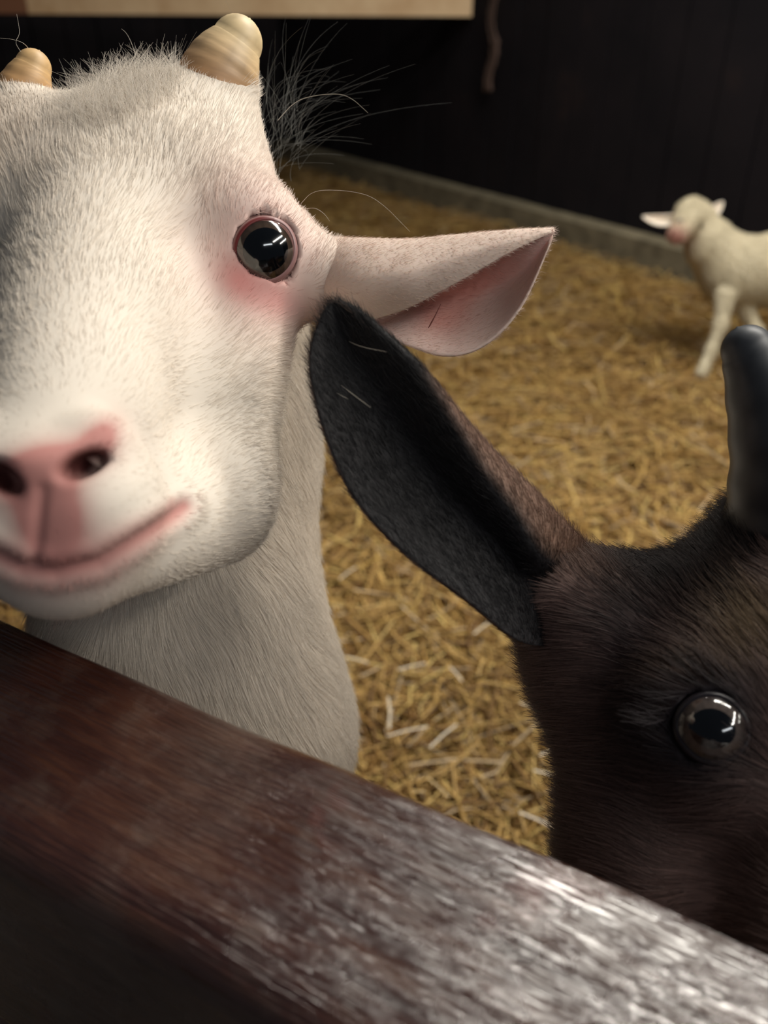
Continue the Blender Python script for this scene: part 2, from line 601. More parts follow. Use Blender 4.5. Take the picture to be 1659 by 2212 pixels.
A0 = on_z(0, 1326, CAM[2] - .192); B0 = on_z(1659, 2036, CAM[2] - .192); c0_ = A0
fn_ = np.array([(B0 - A0)[1], -(B0 - A0)[0], 0.0]); fn_ /= np.linalg.norm(fn_) * (1 if fn_[1] < 0 else -1)
ns = 64000
dist = .25 + 6.2 * rng.random(ns) ** 1.25
az = rng.uniform(R(-42), R(42), ns)
sx_, sy_ = dist * np.sin(az), dist * np.cos(az)
ok = (((np.stack([sx_, sy_], 1) - ka[:2]) @ wn[:2]) > .06) & (((np.stack([sx_, sy_], 1) - corner[:2]) @ wd[:2]) > .12)
ok &= (np.stack([sx_, sy_], 1) - c0_[:2]) @ fn_[:2] < .02
ok &= np.hypot(sx_ - a2[0], sy_ - a2[1]) > .15
sx_, sy_, dist = sx_[ok], sy_[ok], dist[ok]; ns = len(sx_)
hgt = rng.random(ns) ** .8 * .05
an = rng.uniform(0, math.pi * 2, ns)
V, F = stalk_arrays(sx_, sy_, floor_h(sx_, sy_) + .006 + hgt, an, rng.normal(0, .13, ns),
                    rng.uniform(.04, .17, ns), rng.uniform(.0025, .0058, ns), rng.normal(0, .35, ns))
o = mesh_obj('straw_bedding', V, F, m_straw, smooth=False, colr=np.repeat(straw_cols(ns), 9, 0))
tag(o, 'thick golden brown straw bedding spread over the pen floor', 'straw', kind='stuff')

m_pstraw = mat('bleached_straw', rough=.3, attr='col', spec=.8)
shiny = [(890, 1440, -12, 62), (1160, 1772, 25, 84), (1142, 1525, 20, 40), (752, 1238, -35, 44), (1048, 1352, -35, 60),
         (985, 1456, 50, 40), (958, 1590, -40, 75), (840, 1540, 88, 70), (880, 1580, -12, 90), (1185, 1625, -20, 40),
         (770, 1425, 15, 50), (1175, 1670, 15, 45), (945, 1700, 42, 70), (905, 1710, 5, 28), (1080, 830, -4, 80),
         (1040, 1440, -70, 40), (1010, 920, -6, 110), (1205, 965, 30, 45), (1420, 1052, 3, 46), (1185, 905, 0, 110),
         (800, 1215, -30, 60), (1330, 640, 70, 60), (1310, 760, 30, 70), (1080, 1480, 12, 90), (860, 1330, -20, 90)]
for k, (px, py, ag, lp) in enumerate(shiny):
    z = .064 + .004 * (k % 3)
    da, db = math.cos(R(ag)) * lp / 2, math.sin(R(ag)) * lp / 2
    a = on_z(px - da, py - db, z); b = on_z(px + da, py + db, z)
    v = b - a; c = (a + b) / 2
    V, F = stalk_arrays(*[np.array([q]) for q in (0, 0, 0, 0, 0.02, np.linalg.norm(v), .0036, .12)])
    pale = k < 12
    cc = srgb(214, 202, 180) if pale else srgb(196, 160, 86)
    F = F.tolist() + [(0, 1, 2), (8, 7, 6)]
    o = mesh_obj('straw_stalk', V, F, m_pstraw, smooth=False, colr=np.tile(cc, (9, 1)))
    o.location = c; o.rotation_euler = (0, 0, math.atan2(v[1], v[0]))
    if pale: tag(o, 'bleached whitish shiny straw stalk lying on top of the golden bedding', 'straw', 'bleached straw stalks on the bedding')
    else: tag(o, 'bright yellow loose straw stalk lying on top of the bedding', 'straw', 'yellow loose straw stalks on the bedding')

# ================================================================ FENCE
ZR = CAM[2] - .192
A_ = on_z(0, 1326, ZR); B_ = on_z(1659, 2036, ZR)
fu = (B_ - A_) / np.linalg.norm(B_ - A_); fn = np.array([fu[1], -fu[0], 0.0])
if fn[1] > 0: fn = -fn                                    # towards the viewer
m_rail = mat('varnished_rail', rough=.35, spec=1.0, coat=1.0)
bsdf(m_rail).inputs['Coat Roughness'].default_value = .2
bsdf(m_rail).inputs['Coat IOR'].default_value = 1.6
cv = coords(m_rail, (1, 1, 1))
cl = coords(m_rail, (9, 60, 60)); cs_ = coords(m_rail, (45, 1100, 1100)); cs2 = coords(m_rail, (13, 330, 330))
pt = noise(m_rail, cv, 34, 5, .6); gr = noise(m_rail, cl, 2.0, 6, .65); st = ramp(m_rail, noise(m_rail, cs_, 1.0, 2, .5), [(.38, 0.0), (.62, 1.0)]); st2 = noise(m_rail, cs2, 1.0, 3, .6)
base = ramp(m_rail, gr, [(.25, srgb(34, 14, 12)), (.5, srgb(56, 30, 23)), (.75, srgb(80, 50, 35))])
worn = ramp(m_rail, pt, [(.5, 0.0), (.62, 1.0)])
base = mix(m_rail, mix(m_rail, 1, worn, ramp(m_rail, st2, [(.35, .15), (.65, .6)]), 'MULTIPLY'), base, srgb(78, 62, 54))
red = ramp(m_rail, noise(m_rail, cv, 22, 3), [(.62, 0.0), (.72, .55)])
base = mix(m_rail, red, base, srgb(92, 30, 18))
L(m_rail, base, bsdf(m_rail).inputs['Base Color'])
rg = ramp(m_rail, pt, [(.4, .16), (.62, .34)])
L(m_rail, rg, bsdf(m_rail).inputs['Roughness'])
hh = mix(m_rail, .55, st, st2)
bump(m_rail, hh, 1.0, .00065)
L(m_rail, bsdf(m_rail).inputs['Normal'].links[0].from_socket, bsdf(m_rail).inputs['Coat Normal'])
fence = empty('fence', (A_ + B_) / 2 * [1, 1, 0])
tag(fence, 'dark reddish brown wooden pen fence with a worn glossy top rail', 'fence')


def rail(name, z0, hgt_, wid, c0, length, parent, r1=.006, r2=.013):
    prof = []
    for cx_, cz_, r_, a0 in ((-r1, -r1, r1, 90), (-(wid - r2), -r2, r2, 180 - 90)):
        pass
    # profile in (w towards viewer, z): far top corner, near top corner, near bottom, far bottom
    def arc(cw, cz, r_, s0, s1, n_): return [(cw + r_ * math.cos(R(q)), cz + r_ * math.sin(R(q))) for q in np.linspace(s0, s1, n_)]
    prof += arc(r1, -r1, r1, 180, 90, 6) + [(wid * .35, .0), (wid * .65, -.0006)] + arc(wid - r2, -r2, r2, 90, 0, 8)
    prof += arc(wid - .006, -hgt_ + .006, .006, 0, -90, 4) + arc(.006, -hgt_ + .006, .006, 270, 180, 4)
    prof = np.array(prof); m = len(prof); nx = 160
    xs = np.linspace(-length / 2, length / 2, nx)
    V = np.empty((nx, m, 3))
    for i, x in enumerate(xs):
        wob = .0006 * np.sin(x * 31 + prof[:, 0] * 40) + .0005 * np.sin(x * 77 + 2 + prof[:, 1] * 90)
        V[i, :, 0] = x; V[i, :, 1] = -(prof[:, 0]); V[i, :, 2] = prof[:, 1] + wob
    idx = np.arange(nx * m).reshape(nx, m)
    nxt = np.roll(idx, -1, axis=1)
    F = np.stack([idx[:-1], nxt[:-1], nxt[1:], idx[1:]], -1).reshape(-1, 4).tolist()
    F += [idx[0].tolist()[::-1], idx[-1].tolist()]
    o = mesh_obj(name, V.reshape(-1, 3), F, m_rail, None)
    ang = math.atan2(fu[1], fu[0])
    o.parent = parent
    o.location = Vector(np.array([c0[0], c0[1], z0])) - Vector(parent.location)
    o.rotation_euler = (0, 0, ang)
    return o


c0 = A_ + fu * .15
rail('top_rail', ZR, .12, .071, c0, 2.6, fence)
rail('lower_rail', ZR - .38, .10, .05, c0, 2.6, fence)
for s_ in (-1.22, 1.22):
    V, F = box(c0 + fu * s_ + fn * .10 + [0, 0, .39 - c0[2]], (.07, .07, .80), np.stack([fu, fn, [0, 0, 1]]))
    mesh_obj('fence_post', V, F, m_rail, fence, smooth=False)

# unseen dark slab added on the viewer's side to cut straw-coloured reflections
m_slab = mat('added_dark_slab', rough=.85)
cv = coords(m_slab, (1, 1, 1)); fk = noise(m_slab, cv, 12, 6)
L(m_slab, ramp(m_slab, fk, [(.3, srgb(58, 52, 50)), (.7, srgb(84, 78, 74))]), bsdf(m_slab).inputs['Base Color'])
V, F = box(c0 * [1, 1, 0] + fn * 1.55 + [0, 0, .012], (5, 2.9, .03), np.stack([fu, fn, [0, 0, 1]]))
tag(mesh_obj('floor', V, F, m_slab, smooth=False), kind='structure')

# ================================================================ GOATS
m_fur = mat('coat_hair', rough=.55, attr='col', spec=.25)
m_dfur = mat('dark_coat_hair', rough=.5, attr='col', spec=.3)
m_skin = mat('coat_skin', rough=.7, attr='col', spec=.25)
m_ear = mat('ear_skin', rough=.65, attr='col', spec=.25, sub=.12)
m_horn = mat('pale_horn', rough=.5, attr='col')
m_dhorn = mat('dark_horn', rough=.45, attr='col')
m_eye = mat('eyeball', rough=.12, attr='col', coat=1, spec=.5)
m_lid = mat('eyelid_skin', rough=.4, attr='col')
WHITE = srgb(222, 212, 199)


def eyeball(parent, c, r, look, up, iris_c, pupil_c, rim_c, ph, pv, iris_a):
    """sphere looking along look; iris and pupil are caps just proud of it"""
    look = look / np.linalg.norm(look); rt = np.cross(look, up); rt /= np.linalg.norm(rt); u2 = np.cross(rt, look)

    def cap(name, rr, fa, n1, n2, colf, par):
        V = []; C = []
        for i in range(n1 + 1):
            for k in range(n2):
                w = 2 * math.pi * k / n2; a_ = fa(w) * i / n1
                V.append(c + rr * (look * math.cos(a_) + (rt * math.cos(w) + u2 * math.sin(w)) * math.sin(a_)))
                C.append(colf(i / n1, w))
        F = [(i * n2 + k, (i + 1) * n2 + k, (i + 1) * n2 + (k + 1) % n2, i * n2 + (k + 1) % n2) for i in range(n1) for k in range(n2)]
        return mesh_obj(name, V, F, m_eye, par, colr=np.array(C))
    e = cap('eye', r, lambda w: math.pi * .999, 40, 40, lambda t, w: rim_c, parent)
    cap('iris', r * 1.004, lambda w: R(iris_a), 14, 48, lambda t, w: iris_c * (.75 + .5 * abs(math.sin(w * 9 + t * 3)) * t) * (1.15 - .7 * max(0, t - .8) * 5 * .8), e)
    cap('pupil', r * 1.008, lambda w: R(iris_a) * 1 / math.sqrt((math.cos(w) / ph) ** 2 + (math.sin(w) / pv) ** 2), 10, 48, lambda t, w: pupil_c, e)
    return e


def lid_ring(parent, c, r, look, up, a_w, a_h, th, colr, rot=0, colf=None):
    """almond-shaped rim of the eyelids hugging the eyeball"""
    look = look / np.linalg.norm(look); rt = np.cross(look, up); rt /= np.linalg.norm(rt); u2 = np.cross(rt, look)
    n1, n2 = 64, 10; V = []; C = []
    for k in range(n1):
        w = 2 * math.pi * k / n1
        ca, sa = math.cos(w), math.sin(w)
        ex = a_w * ca; ey = a_h * sa * (1 - .18 * abs(ca) ** 3)
        x2, y2 = ex * math.cos(R(rot)) - ey * math.sin(R(rot)), ex * math.sin(R(rot)) + ey * math.cos(R(rot))
        aa = math.hypot(x2, y2); ph = math.atan2(y2, x2)
        d = look * math.cos(R(aa)) + (rt * math.cos(ph) + u2 * math.sin(ph)) * math.sin(R(aa))
        tg = -look * math.sin(R(aa)) + (rt * math.cos(ph) + u2 * math.sin(ph)) * math.cos(R(aa))
        for j in range(n2):
            q = 2 * math.pi * j / n2
            V.append(c + d * (r * 1.0 + th * .75 * math.sin(q)) + tg * th * (1.0 + 1.5 * math.cos(q)))
            C.append(colr if colf is None else colf(w, q))
    F = [(k * n2 + j, ((k + 1) % n1) * n2 + j, ((k + 1) % n1) * n2 + (j + 1) % n2, k * n2 + (j + 1) % n2) for k in range(n1) for j in range(n2)]
    return mesh_obj('eyelid', V, F, m_lid, parent, colr=np.array(C))


def horn(parent, pts, rad, m_, base_c, tip_c, name='horn', ring=.00015):
    pts = np.array(pts); nseg = 40
    G = grid_surface([[p, p] for p in pts], nseg, 2)[:, 0]
    rr = np.interp(np.linspace(0, len(rad) - 1, nseg), range(len(rad)), rad)
    t = np.linspace(0, 1, nseg)
    rr = rr + ring * np.sin(t * 34) * (1 - t * .6)
    # round the tip
    d = G[-1] - G[-2]; d /= np.linalg.norm(d); r_ = rr[-1]
    add = [G[-1] + d * r_ * math.sin(a_) for a_ in np.linspace(.2, 1.5, 7)]
    G = np.concatenate([G, add]); rr = np.concatenate([rr, [r_ * math.cos(a_) for a_ in np.linspace(.2, 1.5, 7)]])
    V, F = tube(G, rr, 28)
    tt = np.concatenate([np.repeat(np.linspace(0, 1, len(G)), 28), [0, 1]])
    C = np.array(base_c)[None] * (1 - tt[:, None]) + np.array(tip_c)[None] * tt[:, None]
    C = C * (1 + .16 * noise3(V * 260))[:, None] * (1 + rng.normal(0, .05, len(V)))[:, None]
    return mesh_obj(name, V, F, m_, parent, colr=np.clip(C, .003, .9))


# ---------------------------------------------------------------- the white goat, close up
wg = empty('goat', (-.17, .6, 0))
tag(wg, 'white goat with short pale horns and a pink nose peering over the fence', 'goat')
cw = Clay()
cw.cone(P(345, 470, .365), P(115, 485, .365), .050, .050)
cw.cone(P(325, 285, .37), P(275, 300, .37), .021, .019, .02)
cw.cone(P(438, 350, .372), P(476, 200, .368), .0275, .0165, .02)
cw.cone(P(100, 370, .372), P(48, 245, .368), .026, .0140, .02)
cw.cone(P(240, 550, .36), P(125, 1050, .262), .047, .027, .02)
cw.cone(P(235, 500, .330), P(120, 930, .258), .026, .017, .015)
cw.cone(P(545, 500, .345), P(560, 520, .345), .0215, .0215, .015)        # orbits
cw.cone(P(-110, 510, .345), P(-120, 520, .345), .0215, .0215, .015)
cw.cone(P(515, 640, .352), P(452, 985, .332), .0255, .026, .02)         # cheeks
cw.cone(P(-110, 640, .356), P(-90, 985, .340), .0235, .024, .02)
cw.cone(P(160, 1185, .254), P(450, 1080, .322), .0195, .026, .014)       # lower jaw
cw.cone(P(110, 1170, .252), P(-60, 1080, .322), .0185, .026, .014)
cw.cone(P(190, 1090, .246), P(10, 1080, .246), .021, .021, .012)         # muzzle, upper lip
cw.ell(P(95, 1010, .240), (120 / 7500, 62 / 7500, .017), rotb(-8), .008)   # nose pad
cw.cone(P(215, 965, .243), P(190, 1010, .240), .0085, .0075, .008)       # nostril wings
cw.cone(P(-30, 990, .243), P(-10, 1030, .240), .0085, .0075, .008)
eyeR = .0142


def seat_eye(clay, px, py, r, depth, tocam=.5):
    """eyeball centre sunk below the skin, and the direction it looks in"""
    q = clay.surf(px, py); n = clay.grad(q[None])[0]
    v = CAM - q; v /= np.linalg.norm(v)
    lk = n * (1 - tocam) + v * tocam; lk /= np.linalg.norm(lk)
    return q - lk * depth, lk


eyeC, eyeLook = seat_eye(cw, 574, 540, eyeR, .0095)
eyeL = eyeC.copy(); eyeL[0] = 2 * P(175, 540, .34)[0] - eyeC[0]
eyeLLook = eyeLook * [-1.6, 1, 1]; eyeLLook /= np.linalg.norm(eyeLLook)
cw.cone(P(600, 585, .360), P(705, 600, .350), .020, .0160, .012)          # ear roots
cw.cone(P(-140, 585, .360), P(-245, 600, .350), .020, .0160, .012)
# neck, trunk and legs
head_only_n = len(cw.ops)
cw.chain([P(390, 560, .42), P(392, 960, .425), P(395, 1350, .428), P(430, 1580, .44)], [.060, .0665, .069, .074], .012)
cw.chain([P(430, 1580, .44), (-.134, .42, .50), (-.19, .62, .47), (-.25, .84, .49), (-.29, .97, .48)], [.074, .090, .098, .096, .075], .03)
cw.cone((-.29, .97, .50), (-.32, 1.06, .54), .02, .010, .02)                      # tail
gd = np.array([-.29, .97, 0]); gd /= np.linalg.norm(gd); gs = np.array([gd[1], -gd[0], 0])


def legs(clay, fc, hc, gd, gs, sc, zf=.4):
    for s_ in (-1, 1):
        b = np.array(fc) + gs * s_ * .058 * sc
        clay.chain([b + [0, 0, zf + .06], b + gd * .02 + [0, 0, zf * .72], b + [0, 0, zf * .45], b + gd * .004 + [0, 0, zf * .17], b - gd * .015 + [0, 0, .022]],
                   [.045 * sc, .026 * sc, .020 * sc, .014 * sc, .019 * sc], .012)
        b = np.array(hc) + gs * s_ * .062 * sc
        clay.chain([b + [0, 0, zf + .06], b - gd * .045 * sc + [0, 0, zf * .74], b + gd * .055 * sc + [0, 0, zf * .42], b + gd * .035 * sc + [0, 0, zf * .16], b + gd * .015 + [0, 0, .022]],
                   [.065 * sc, .043 * sc, .019 * sc, .014 * sc, .019 * sc], .014)


legs(cw, (-.14, .45, 0), (-.27, .88, 0), gd, gs, 1.0)
# carvings: eye socket, nostrils
cw.ell(eyeC, (eyeR * .985,) * 3, None, .0015, True)
cw.ell(eyeL, (eyeR * .985,) * 3, None, .0015, True)
for (px, py, rt_) in ((178, 1003, -32), (-2, 1032, 35)):
    q = cw.surf(px, py)
    cw.ell(q, (.0062, .0034, .012), rotb(rt_), .003, True)

MOUTH = [(396, 1094), (380, 1106), (320, 1148), (215, 1212), (120, 1232), (50, 1225), (-10, 1195), (-60, 1160)]


def w_head(co):
    px, py, d = proj(co)
    return (d > .1) & (d < .47) & (px > -260) & (px < 820) & (py > 60) & (py < 1720)


def w_disp(co, nr):
    px, py, d = proj(co)
    face = ((d < .36) & (nr @ FWD < .3)).astype(float)
    ds, t = seg2(px, py, MOUTH)
    amt = -.0010 * np.exp(-.5 * (ds / 11) ** 2) * face * np.clip(1.25 - 1.0 * np.abs(t - .5), .3, 1)
    amt += .0009 * np.exp(-.5 * ((ds - 30) / 14) ** 2) * face
    amt -= .0010 * np.exp(-.5 * (seg2(px, py, [(90, 1060), (75, 1215)])[0] / 10) ** 2) * face     # philtrum
    amt -= .0025 * g2(px, py, 420, 500, 60, 40, -30) * face                                         # hollow before the brow
    return nr * amt[:, None]


def w_paint(co, nr):
    px, py, d = proj(co)
    c = np.tile(WHITE, (len(co), 1))
    nz = noise3(co * 40)
    c *= (1 + .05 * nz)[:, None]
    f = ((d < .37)).astype(float)
    pink = srgb(182, 122, 116); pale = srgb(228, 186, 178)
    c = blend(c, pale, np.clip(.85 * g2(px, py, 560, 550, 92, 115, -20), 0, 1) * f)
    c = blend(c, srgb(216, 142, 136), np.clip(1.0 * g2(px, py, 525, 608, 42, 30, 35), 0, 1) * f)
    c = blend(c, srgb(214, 156, 150), np.clip(.9 * g2(px, py, 590, 640, 55, 30, 30), 0, 1) * f)
    w = np.clip(1.6 * g2(px, py, 85, 1012, 90, 34, -16) + 1.1 * g2(px, py, 215, 948, 38, 24, -50) + 1.4 * g2(px, py, 95, 1080, 48, 50) + 1.2 * g2(px, py, 120, 1160, 55, 60), 0, 1)
    ds, t = seg2(px, py, MOUTH)
    w2 = np.exp(-.5 * (ds / np.interp(t, [0, .25, .45, .7, 1], [15, 22, 40, 36, 14])) ** 2)
    c = blend(c, pink, np.clip(w, 0, .95) * f)
    c = blend(c, srgb(190, 132, 126), np.clip(w2 * .85, 0, .85) * f)
    c = blend(c, srgb(150, 84, 80), np.exp(-.5 * (ds / 8) ** 2) * f * .3)
    for (a_, b_, r_) in ((178, 1003, -32), (-2, 1032, 35)):
        c = blend(c, srgb(70, 34, 32), np.clip(1.6 * g2(px, py, a_, b_, 34, 17, r_), 0, 1) * f)
    c = blend(c, srgb(196, 180, 165), .5 * g2(px, py, 20, 290, 70, 90) * (d < .4))
    return np.clip(c, .01, .9)


def noise3(p):
    s = np.zeros(len(p))
    for k in range(5):
        v = np.array([math.sin(k * 1.7 + 1), math.cos(k * 2.3), math.sin(k * 3.1 + .5)]); q = p @ v
        s += np.sin(q * (1 + .6 * k) + k * 2 + 1.3 * np.sin(p @ v[::-1] * 1.4))
    return s / 3


body_w = sculpt('body', cw, (-.42, .05, -.01), (.12, 1.16, 1.04), .0042, m_skin, wg, w_head, 2, w_disp, w_paint)

# eyes
eyeball(wg, eyeC, eyeR, eyeLook * .8 - P(575, 540, 1) * 0 + (CAM - eyeC) / .33 * .25, UP * .9 - RIGHT * .35, srgb(58, 46, 38), srgb(4, 6, 9), srgb(110, 80, 76), .76, .70, 50)
lid_ring(wg, eyeC, eyeR, eyeLook, UP, 60, 50, .0009, srgb(196, 120, 116), rot=-50,
         colf=lambda w, q: srgb(110, 44, 44) if .2 < w < 2.6 and math.cos(q) < .3 else srgb(150, 112, 110))  # darker red along the upper lid is painted-in shadow
eyeball(wg, eyeL, eyeR, eyeLLook, UP, srgb(58, 46, 38), srgb(4, 6, 9), srgb(110, 80, 76), .76, .70, 50)
lid_ring(wg, eyeL, eyeR, eyeLLook, UP, 60, 50, .0009, srgb(150, 112, 110), rot=50)

# horns
h1 = horn(wg, [P(450, 235, .368), P(470, 178, .366), P(492, 130, .3645), P(512, 92, .363)], [.0182, .0174, .0154, .0110], m_horn, srgb(160, 108, 72), srgb(220, 198, 154))
h2 = horn(wg, [P(32, 275, .368), P(46, 225, .366), P(60, 180, .364), P(72, 146, .363)], [.0155, .0135, .0105, .0075], m_horn, srgb(156, 100, 64), srgb(206, 172, 122))

# ears: rows run base -> tip, columns: near fold edge, mid front, top, back, lower edge
def w_ear(mirror=False):
    st_ = [  # fold edge, bulge, top, back, lower edge
        [(610, 680, .372), (610, 600, .362), (615, 520, .372), (615, 570, .385), (620, 680, .378)],
        [(740, 700, .343), (738, 612, .330), (740, 520, .345), (745, 600, .370), (750, 702, .356)],
        [(860, 672, .330), (850, 600, .320), (880, 524, .336), (870, 640, .362), (868, 742, .343)],
        [(945, 632, .324), (935, 575, .319), (975, 518, .332), (985, 650, .358), (965, 769, .340)],
        [(1030, 585, .321), (1020, 546, .319), (1060, 511, .328), (1080, 620, .350), (1050, 744, .338)],
        [(1110, 540, .321), (1105, 522, .320), (1135, 504, .325), (1140, 575, .340), (1125, 664, .335)],
        [(1190, 503, .326), (1190, 500, .326), (1197, 496, .328), (1192, 512, .330), (1187, 530, .330)]]
    rows = []
    for r_ in st_:
        row = [P(*q) for q in r_]
        if mirror: row = [p * 1.0 for p in row]
        rows.append(row)
    return np.array(rows)


rows = w_ear()
G = grid_surface(rows, 60, 48)
tt = np.linspace(0, 1, 48)[None, :] * np.ones((60, 1)); ss = np.linspace(0, 1, 60)[:, None] * np.ones((1, 48))
gpx, gpy, gd_ = proj(G.reshape(-1, 3)); gpx = gpx.reshape(60, 48); gpy = gpy.reshape(60, 48)
outc = np.tile(srgb(226, 204, 190), (60, 48, 1))
inn = np.tile(srgb(220, 196, 186), (60, 48, 1))
wpk = np.clip(1.0 * g2(gpx, gpy, 1030, 615, 75, 24, -33) + 1.0 * g2(gpx, gpy, 955, 680, 45, 38), 0, 1) * (tt > .55)
inn = inn * (1 - wpk[..., None] * .75) + srgb(206, 138, 126) * wpk[..., None] * .75
ear_w = thick_sheet('ear', G, .0028, m_ear, wg, (outc, inn))
hid = rows.copy()                                         # the other ear, out of frame, mirrored about the head's middle
mp = P(229, 600, .365); mx = P(345, 440, .365) - P(115, 450, .365); mx /= np.linalg.norm(mx)
hid = hid - 2 * ((hid - mp) @ mx)[..., None] * mx
G2 = grid_surface(hid, 40, 30)
thick_sheet('ear', G2, .0028, m_ear, wg, (np.tile(srgb(220, 190, 180), (40, 30, 1)), np.tile(srgb(226, 204, 190), (40, 30, 1))))

# coat
noseP = P(90, 1080, .22)
eye2 = eyeC + eyeLook * .0085


def w_keep(c, nr):
    px, py, d = proj(c)
    k = ((px > -420) & (px < 900) & (py > 60) & (py < 1760) & (d < .5)).astype(float)
    k *= (nr @ ((c - CAM) / np.linalg.norm(c - CAM, axis=1)[:, None]).T.mean(1) < .55) if False else 1
    view = (c - CAM); view /= np.linalg.norm(view, axis=1)[:, None]
    k *= ((nr * view).sum(1) < .35)
    k *= (np.linalg.norm(c - eye2, axis=1) > .0118)
    ds, t = seg2(px, py, MOUTH)
    bare = np.clip(1.5 * g2(px, py, 80, 1000, 85, 32, -14) + 1.2 * g2(px, py, 95, 1075, 40, 45), 0, 1)
    k *= np.where(d < .3, 1 - .95 * bare, 1) * np.where(d < .33, 1 - .8 * np.exp(-.5 * (ds / 8) ** 2), 1)
    return k


pt_, nn_, cl_ = scatter(body_w, 290000, w_keep)
px, py, d = proj(pt_)
flow = pt_ - noseP
flow /= np.linalg.norm(flow, axis=1)[:, None]
neckw = np.clip((d - .345) / .02, 0, 1) * (py > 560)
flow = flow * (1 - neckw[:, None]) + np.array([.05, .1, -1.0]) * neckw[:, None]
flow = flow + .25 * np.stack([noise3(pt_ * 60), noise3(pt_ * 55 + 3), noise3(pt_ * 50 + 7)], 1)
ln_ = np.interp(np.linalg.norm(pt_ - noseP, axis=1), [0, .02, .06, .16], [.0012, .002, .0038, .0062])
ln_ = ln_ * (1 + .8 * neckw)
ln_ = ln_ * np.clip(np.linalg.norm(pt_ - eye2, axis=1) / .035, .35, 1)
fur('coat', pt_, nn_, cl_ * 1.02, flow, ln_, .00009, .13, m_fur, wg)
# ear down
pt_, nn_, cl_ = scatter(ear_w, 36000, None)
flow = np.tile(RIGHT * .9 - UP * .1, (len(pt_), 1)) + .2 * rng.normal(size=(len(pt_), 3))
fur('ear_down', pt_, nn_, cl_, flow, .0022, .00006, .3, m_fur, wg)
# tuft on the poll and wisps behind the head
tp, tn, _ = scatter(body_w, 2600, lambda c, nr: ((lambda q: (g2(q[0], q[1], 270, 215, 95, 36, -20) * (q[2] < .42) > .35))(proj(c))).astype(float))
fl = np.tile(-RIGHT * .35 + UP * 1.0 + FWD * .2, (len(tp), 1)) + .35 * rng.normal(size=(len(tp), 3))
fur('poll_tuft', tp, tn, np.tile(WHITE, (len(tp), 1)), fl, .013, .00007, .38, m_fur, wg, jit=.5)
nw = 90; kk = 9
root = P(rng.uniform(560, 650, nw), rng.uniform(210, 400, nw), rng.uniform(.40, .43, nw))
dr = np.stack([rng.normal(.25, .35, nw), rng.normal(.1, .25, nw), rng.uniform(.5, 1.2, nw)], 1); dr /= np.linalg.norm(dr, axis=1)[:, None]
cvx = np.stack([rng.normal(.5, .6, nw), rng.normal(0, .3, nw), rng.normal(-.5, .4, nw)], 1)
lw = rng.uniform(.02, .055, nw)
t = np.linspace(0, 1, kk)[None, :, None]
pts = root[:, None] + dr[:, None] * t * lw[:, None, None] + cvx[:, None] * t * t * lw[:, None, None] * .5
strands('mane_wisps', pts, np.tile(np.linspace(.00004, .000015, kk), (nw, 1)), np.tile(srgb(140, 142, 140), (nw, 1)), m_fur, wg)
# whiskers and brow hairs
W0 = [((650, 440, .34), (690, 412, .335), (800, 425, .33), (885, 500, .33)), ((655, 452, .34), (680, 450, .33), (700, 462, .33), (712, 478, .33)),
      ((668, 700, .335), (715, 715, .31), (770, 745, .29), (835, 760, .28)), ((668, 790, .335), (700, 805, .31), (760, 850, .285), (800, 880, .28)),
      ((668, 800, .335), (700, 830, .31), (730, 850, .29), (752, 862, .285)), ((60, 130, .36), (35, 95, .355), (42, 70, .355), (36, 30, .355)),
      ((62, 105, .36), (48, 92, .355), (20, 84, .355), (-10, 82, .355)), ((600, 260, .38), (650, 215, .38), (740, 205, .38), (795, 244, .38)),
      ((300, 160, .37), (290, 110, .37), (275, 75, .37), (262, 62, .37)), ((265, 190, .37), (250, 160, .37), (235, 145, .37), (215, 138, .37))]
pts = np.array([grid_surface([[P(*q)] * 2 for q in w_], 10, 2)[:, 0] for w_ in W0])
strands('whiskers', pts, np.tile(np.linspace(.00009, .00003, 10), (len(W0), 1)), np.tile(srgb(225, 215, 200), (len(W0), 1)), m_fur, wg)

# hair strand lying on the ear
m_hs = mat('brown_hair', srgb(96, 38, 30), .6)
hp = np.linspace(0, 1, 8)
V, F = tube([P(948 - 26 * t_, 672 + 50 * t_ + 2 * math.sin(3 * t_), .3465 - .0005) - FWD * .012 for t_ in hp], np.interp(hp, [0, .8, 1], [.00012, .0003, .00012]), 6)
tag(mesh_obj('hair_strand', V, F, m_hs), 'tiny dark red-brown sliver stuck inside the pink ear of the white goat', 'sliver')

# ---------------------------------------------------------------- the dark goat, close up at the right
dg = empty('goat', (.45, .6, 0))
tag(dg, 'dark brown horned goat with one black ear raised, its eye just above the rail', 'goat')
cd = Clay()
cd.cone(P(1610, 1425, .322), P(2010, 1425, .322), .046, .046)
cd.cone(P(1490, 1400, .335), P(1280, 1340, .332), .034, .0255, .02)
cd.cone(P(1290, 1335, .330), P(1190, 1265, .320), .0245, .0130, .012)
cd.cone(P(2120, 1400, .335), P(2330, 1340, .332), .034, .0255, .02)
cd.cone(P(1300, 1430, .335), P(1300, 1440, .335), .0275, .0275, .02)
cd.cone(P(1400, 1570, .325), P(1418, 1900, .312), .0345, .037, .02)
cd.cone(P(2180, 1570, .325), P(2110, 1880, .312), .0345, .036, .03)
cd.cone(P(1740, 1540, .318), P(1850, 2180, .26), .052, .034, .02)
cd.cone(P(1545, 1560, .290), P(1550, 1575, .290), .0255, .0255, .02)
cd.cone(P(2070, 1560, .290), P(2060, 1575, .290), .0255, .0255, .02)
cd.cone(P(1690, 1250, .335), P(1690, 1180, .330), .036, .027, .02)       # horn boss
cd.cone(P(1920, 1250, .335), P(1920, 1180, .330), .036, .027, .02)
cd.cone(P(1840, 2200, .262), P(1830, 2330, .262), .03, .024, .02)
